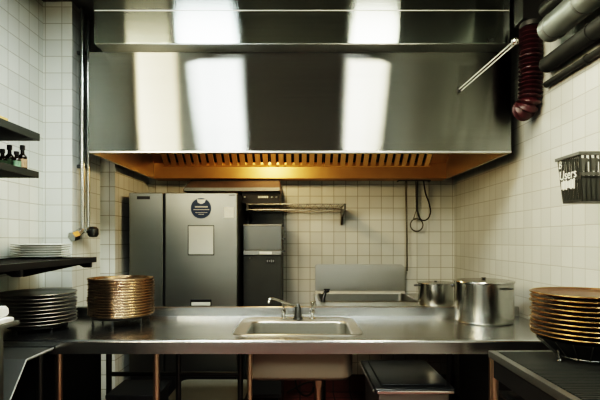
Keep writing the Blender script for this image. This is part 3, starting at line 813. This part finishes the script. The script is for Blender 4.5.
# ------------------------------------------------------------------ crate on the right wall
CY0, CY1 = 1.90, 2.07
cx = 280*CY0/F
zt, zb = CAMZ+88*CY0/F, CAMZ+39*CY0/F
t = thing('plastic_crate', (1.25, 1.985, zb), 'black openwork plastic crate with grey lettering fixed to the right wall', 'crate')
xb = cx+.014; X1 = 1.395
def panel(bm, p00, p10, p01, p11, u0, u1, v0, v1, th=.004):
    P = lambda u, v: Vector(p00)*(1-u)*(1-v)+Vector(p10)*u*(1-v)+Vector(p01)*(1-u)*v+Vector(p11)*u*v
    n = (Vector(p10)-Vector(p00)).cross(Vector(p01)-Vector(p00)).normalized()*th
    q = [P(u0, v0), P(u1, v0), P(u1, v1), P(u0, v1)]
    a = [bm.verts.new(k) for k in q]; b = [bm.verts.new(k-n) for k in q]
    bm.faces.new(a); bm.faces.new(b[::-1])
    for i in range(4): bm.faces.new((a[i], b[i], b[(i+1) % 4], a[(i+1) % 4]))
# corners: v=0 bottom, v=1 top; aisle side goes u=0 far (CY1) -> u=1 near (CY0)
SIDE = ((xb, CY1-.020, zb), (xb, CY0+.012, zb), (cx, CY1, zt), (cx, CY0, zt))
FRONT = ((xb, CY0+.012, zb), (X1, CY0+.012, zb), (cx, CY0, zt), (X1, CY0, zt))
BACK = ((X1, CY1-.02, zb), (xb, CY1-.02, zb), (X1, CY1, zt), (cx, CY1, zt))
WALLS = ((X1, CY0+.012, zb), (X1, CY1-.02, zb), (X1, CY0, zt), (X1, CY1, zt))
def lattice(P, n, name, band=True):
    bm = B()
    for v0, v1 in ((0, .05), (.47, .52), (.94, 1)): panel(bm, *P, 0, 1, v0, v1, .006)
    for k in range(n+1):
        u = k/n; w = .022 if k not in (0, n) else .03
        panel(bm, *P, max(0, u-w*.6), min(1, u+w*.6), .0, 1)
    return obj(name, bm, 'crate_plastic', t)
side = lattice(SIDE, 13, 'side_panel'); lattice(FRONT, 14, 'end_panel'); lattice(BACK, 14, 'end_panel'); lattice(WALLS, 13, 'side_panel')
bm = B()
box(bm, xb, X1, CY0+.012, CY1-.02, zb, zb+.006); obj('base', bm, 'crate_plastic', t)
bm = B(); panel(bm, *FRONT, .0, 1, .53, .60, .007)
for k in range(7): panel(bm, *FRONT, k/7+.02, k/7+.105, .62, .88, .007)
obj('cutout_band', bm, 'crate_panel', t)
bm = B(); panel(bm, *FRONT, .0, 1, .02, .52, .003); obj('solid_panel', bm, 'crate_plastic', t)
bm = B(); box(bm, cx-.006, X1, CY0-.008, CY0-.0005, zt-.012, zt+.002, .002); box(bm, cx-.008, cx-.0005, CY0-.008, CY1+.004, zt-.012, zt+.002, .002)
obj('rim', bm, 'crate_panel', t)
def on_side(u, v, off_=.0015):
    P = Vector(SIDE[0])*(1-u)*(1-v)+Vector(SIDE[1])*u*(1-v)+Vector(SIDE[2])*(1-u)*v+Vector(SIDE[3])*u*v
    return P+Vector((-off_, 0, 0))
R = Matrix(((0, 0, -1, 0), (-1, 0, 0, 0), (0, 1, 0, 0), (0, 0, 0, 1)))
text('lettering', 'Users', .054, 'print_white', side, Matrix.Translation(on_side(.43, .60)) @ R)
bm = B()   # a row of tall strokes, unreadable in the photograph
for k in range(9):
    c_ = on_side(.10+.075*k, .395); hh = (.016, .021, .018, .021, .014)[k % 5]
    box(bm, c_.x-.001, c_.x+.0005, c_.y-.0035, c_.y+.0035, c_.z-hh, c_.z+hh)
obj('print', bm, 'print_white', side)
text('lettering', 'B', .046, 'print_white', side, Matrix.Translation(on_side(.13, .84)) @ R)

# ------------------------------------------------------------------ drainboard table, right foreground
DX0, DX1, DY0, DY1, DZ = .819, 1.385, .95, 2.09, .90
d = thing('drainboard_table', (1.1, 1.5, 0), 'dark ribbed drainboard table with steel edge in the right foreground', 'table')
bm = B()
box(bm, DX0, DX0+.030, DY0, DY1, DZ-.03, DZ, .003); box(bm, DX0+.031, DX1, DY1-.020, DY1, DZ-.03, DZ, .003); box(bm, DX0+.031, DX1, DY0, DY0+.02, DZ-.03, DZ, .003)
obj('edge_frame', bm, 'steel_dull', d)
bm = B(); box(bm, DX0+.031, DX1, DY0+.021, DY1-.021, DZ-.028, DZ-.010)
n = 62
for k in range(n):
    y = DY0+.03+(DY1-DY0-.06)*k/(n-1)
    prism(bm, [(y-.0055, DZ-.0105), (y+.0055, DZ-.0105), (y+.0035, DZ-.001), (y-.0035, DZ-.001)], DX0+.036, DX1-.002, 'X')
obj('ribbed_mat', bm, 'rubber_mat', d)
obj('apron', box(B(), DX0+.012, DX0+.024, DY0+.05, DY1-.03, DZ-.11, DZ-.031), 'black_metal', d)
obj('apron', box(B(), DX0+.05, DX1-.01, DY1-.024, DY1-.012, DZ-.11, DZ-.031), 'black_metal', d)
for x, y in ((DX0+.022, DY1-.018), (DX0+.022, DY0+.05), (DX1-.03, DY1-.018), (DX1-.03, DY0+.05)):
    o = obj('leg', tube(B(), [(x, y, .03), (x, y, DZ-.031)], .015, 16), 'steel_warm_lit', d)
    obj('foot_cap', lathe(B(), [(.012, .001), (.019, .004), (.019, .035), (.0155, .037)], (x, y, 0), 16), 'black_plastic', o)
o = obj('leg', tube(B(), [(DX0+.045, 1.88, .03), (DX0+.045, 1.88, DZ-.17)], .015, 16), 'steel_warm_lit', d)
obj('foot_cap', lathe(B(), [(.012, .001), (.019, .004), (.019, .035), (.0155, .037)], (DX0+.045, 1.88, 0), 16), 'black_plastic', o)
obj('rail', box(B(), DX0+.03, DX0+.06, DY0+.05, DY1-.05, DZ-.185, DZ-.165, .004), 'steel_dark', d)
obj('rail', box(B(), DX0+.03, DX1-.02, DY1-.05, DY1-.032, DZ-.185, DZ-.165, .004), 'steel_dark', d)

# ------------------------------------------------------------------ left foreground
l = thing('landing_table', (-1.42, 2.1, 0), 'dark steel landing table with sloping front edge at the left of the worktop', 'table')
lx1 = -1.164; lz = .872
bm = B(); prism(bm, [(2.270, lz), (2.046, lz), (1.80, lz-.285), (1.80, lz-.297), (2.050, lz-.012), (2.270, lz-.012)], XL+.01, lx1-.004, 'X')
obj('sloped_sheet', bm, 'steel_dull', l)
bm = B(); prism(bm, [(2.270, lz+.001), (2.0455, lz+.001), (1.7985, lz-.284), (1.7985, lz-.290), (2.0475, lz-.005), (2.270, lz-.005)], lx1-.0035, lx1, 'X')
obj('edge_strip', bm, 'steel_highlight', l)
for x, y in ((lx1-.05, 2.24), (XL+.05, 2.24), (lx1-.05, 1.84), (XL+.05, 1.84)):
    zt_ = lz-.0125 if y > 2 else lz-.262
    obj('leg', tube(B(), [(x, y, .001), (x, y, zt_)], .014, 14), 'steel_dark', l)

c_ = thing('steel_cabinet', (-1.3, 1.3, 0), 'grey steel cabinet with overhanging top in the left foreground', 'cabinet')
obj('body', box(B(), XL+.01, -.978, .95, 1.585, .05, 1.097, .003), 'steel_dull', c_)
obj('top', box(B(), XL+.005, -.933, .93, 1.60, 1.098, 1.1135, .003), 'steel_dull', c_)
obj('plinth', box(B(), XL+.03, -1.0, .97, 1.56, .001, .0495), 'black_metal', c_)
tw = thing('folded_cloth', (-1.1, 1.45, 1.1142), 'white folded cloth lying on the steel cabinet at the left edge', 'cloth')
bm = B(); pts = [(-1.25, 1.30), (-1.00, 1.28), (-.937, 1.50), (-.937, 1.575), (-1.02, 1.59), (-1.25, 1.585)]
prism(bm, pts, 1.1142, 1.128, 'Z', .003); obj('loose_fold', bm, 'cloth_white', tw)
bm = B(); prism(bm, [(1.22, 1.1285), (1.575, 1.1285), (1.585, 1.14), (1.58, 1.163), (1.22, 1.170)], -1.28, -.958, 'X', .005)
obj('thick_fold', bm, 'cloth_white', tw)

# ------------------------------------------------------------------ things under the worktop
b_ = thing('storage_bin', (.56, 2.6, 0), 'black-lidded steel bin under the worktop, right of the sink', 'bin')
obj('body', box(B(), .385, .735, 2.36, 2.84, .002, .632, .012), 'steel_dull', b_)
lid = obj('lid', box(B(), .362, .752, 2.315, 2.87, .634, .664, .010, 3), 'lid_plastic', b_)
obj('lid_panel', box(B(), .40, .714, 2.36, 2.82, .6635, .672, .006), 'lid_plastic', lid)
obj('edge_strip', box(B(), .372, .742, 2.304, 2.3145, .640, .655, .003), 'chrome', lid)
obj('side_strip', box(B(), .353, .3615, 2.33, 2.86, .640, .652, .003), 'steel', lid)
t = thing('shade_block', (-1.4, 2.75, 0), 'black block added to darken the space under the left end of the worktop', 'cabinet')  # dark backdrop added here to deepen the shade under the worktop
obj('body', box(B(), -1.655, -1.225, 2.42, 2.96, .03, .80, .006), 'black_metal', t)
obj('door', box(B(), -1.650, -1.230, 2.405, 2.419, .05, .79, .004), 'black_plastic', t)
obj('plinth', box(B(), -1.64, -1.25, 2.45, 2.94, .001, .0295), 'black_plastic', t)
t = thing('shade_block', (1.1, 2.7, 0), 'black block added to darken the space under the right end of the worktop', 'cabinet')  # added black mass that stands in for shade at the right wall
obj('body', box(B(), .98, 1.38, 2.42, 2.96, .03, .80, .006), 'black_metal', t)
obj('door', box(B(), .985, 1.178, 2.405, 2.419, .05, .79, .004), 'black_plastic', t); obj('door', box(B(), 1.182, 1.375, 2.405, 2.419, .05, .79, .004), 'black_plastic', t)
obj('plinth', box(B(), 1.0, 1.36, 2.45, 2.94, .001, .0295), 'black_plastic', t)
q = box(B(), -1.06, -.80, 2.66, 2.93, .002, .50, .01)
t = thing('storage_box', (-.93, 2.8, 0), 'dark plastic storage box on the floor under the worktop', 'box')
obj('body', q, 'box_plastic', t); obj('lid', box(B(), -1.075, -.785, 2.645, 2.945, .501, .525, .006), 'box_plastic', t)
t = thing('plastic_tub', (-.6, 3.3, 0), 'pale grey plastic tub on the floor behind the worktop legs', 'tub')
bm = B(); loft(bm, [[(a_, b2, .002) for a_, b2 in rrect(-.82, -.40, 3.12, 3.50, .04)], [(a_, b2, .33) for a_, b2 in rrect(-.85, -.37, 3.09, 3.53, .05)]], True, True)
obj('body', bm, 'tub_plastic', t)
bm = B(); loft(bm, [[(a_, b2, .331) for a_, b2 in rrect(-.862, -.358, 3.078, 3.542, .055)], [(a_, b2, .352) for a_, b2 in rrect(-.862, -.358, 3.078, 3.542, .055)]], True, True)
obj('lid', bm, 'tub_plastic', t)
t = thing('bucket', (.12, 2.75, 0), 'reddish-brown plastic bucket on the floor under the sink', 'bucket')
bk = (.12, 2.76, .002)
obj('body', lathe(B(), [(0, 0), (.115, 0), (.14, .31), (.146, .312), (.146, .325), (.134, .325), (.110, .01), (0, .01)], bk, 40, False, False), 'bucket_plastic', t)
hp = [Vector((bk[0]+.148*math.cos(a_), bk[1]-.05*math.sin(a_)-.02, .31-.06*math.sin(a_))) for a_ in [PI*k/14 for k in range(15)]]
obj('bail', tube(B(), hp, .003, 8), 'steel', t)
pts = bezier((-.02, 2.95, .60), (-.06, 2.9, .45), (.05, 2.88, .40), (.08, 2.92, .47), 14)+bezier((.08, 2.92, .47), (.10, 2.95, .55), (.02, 2.94, .50), (-.08, 2.96, .44), 14)[1:]
obj_h = tag(obj('drain_hose', tube(B(), pts, .006, 8), 'cord', None, 60), 'thin black hose coiled beneath the sink basin', 'hose')

# ------------------------------------------------------------------ light, world, camera
L = bpy.data.lights.new('hood_light', 'POINT'); L.energy = 22; L.color = (1, .74, .40); L.shadow_soft_size = .06
lo = bpy.data.objects.new('hood_light', L); COL.objects.link(lo); lo.location = (LX, LYY+.02, LZ-.07)

w = bpy.data.worlds.new('world'); SC.world = w; w.use_nodes = True
w.node_tree.nodes['Background'].inputs[0].default_value = (.5, .55, .5, 1)
w.node_tree.nodes['Background'].inputs[1].default_value = .15

cam = bpy.data.cameras.new('camera'); co = bpy.data.objects.new('camera', cam); COL.objects.link(co)
co.location = (0, 0, CAMZ); co.rotation_euler = (PI/2, 0, 0)
cam.sensor_width = 36; cam.lens = 36*F/600; cam.shift_y = 40/600; cam.clip_start = .05
SC.camera = co
SC.view_settings.view_transform = 'Filmic'
SC.view_settings.look = 'Very High Contrast'
SC.view_settings.exposure = -0.05
SC.cycles.use_denoising = True
SC.cycles.max_bounces = 8
SC.cycles.sample_clamp_indirect = 6
SC.cycles.caustics_reflective = False
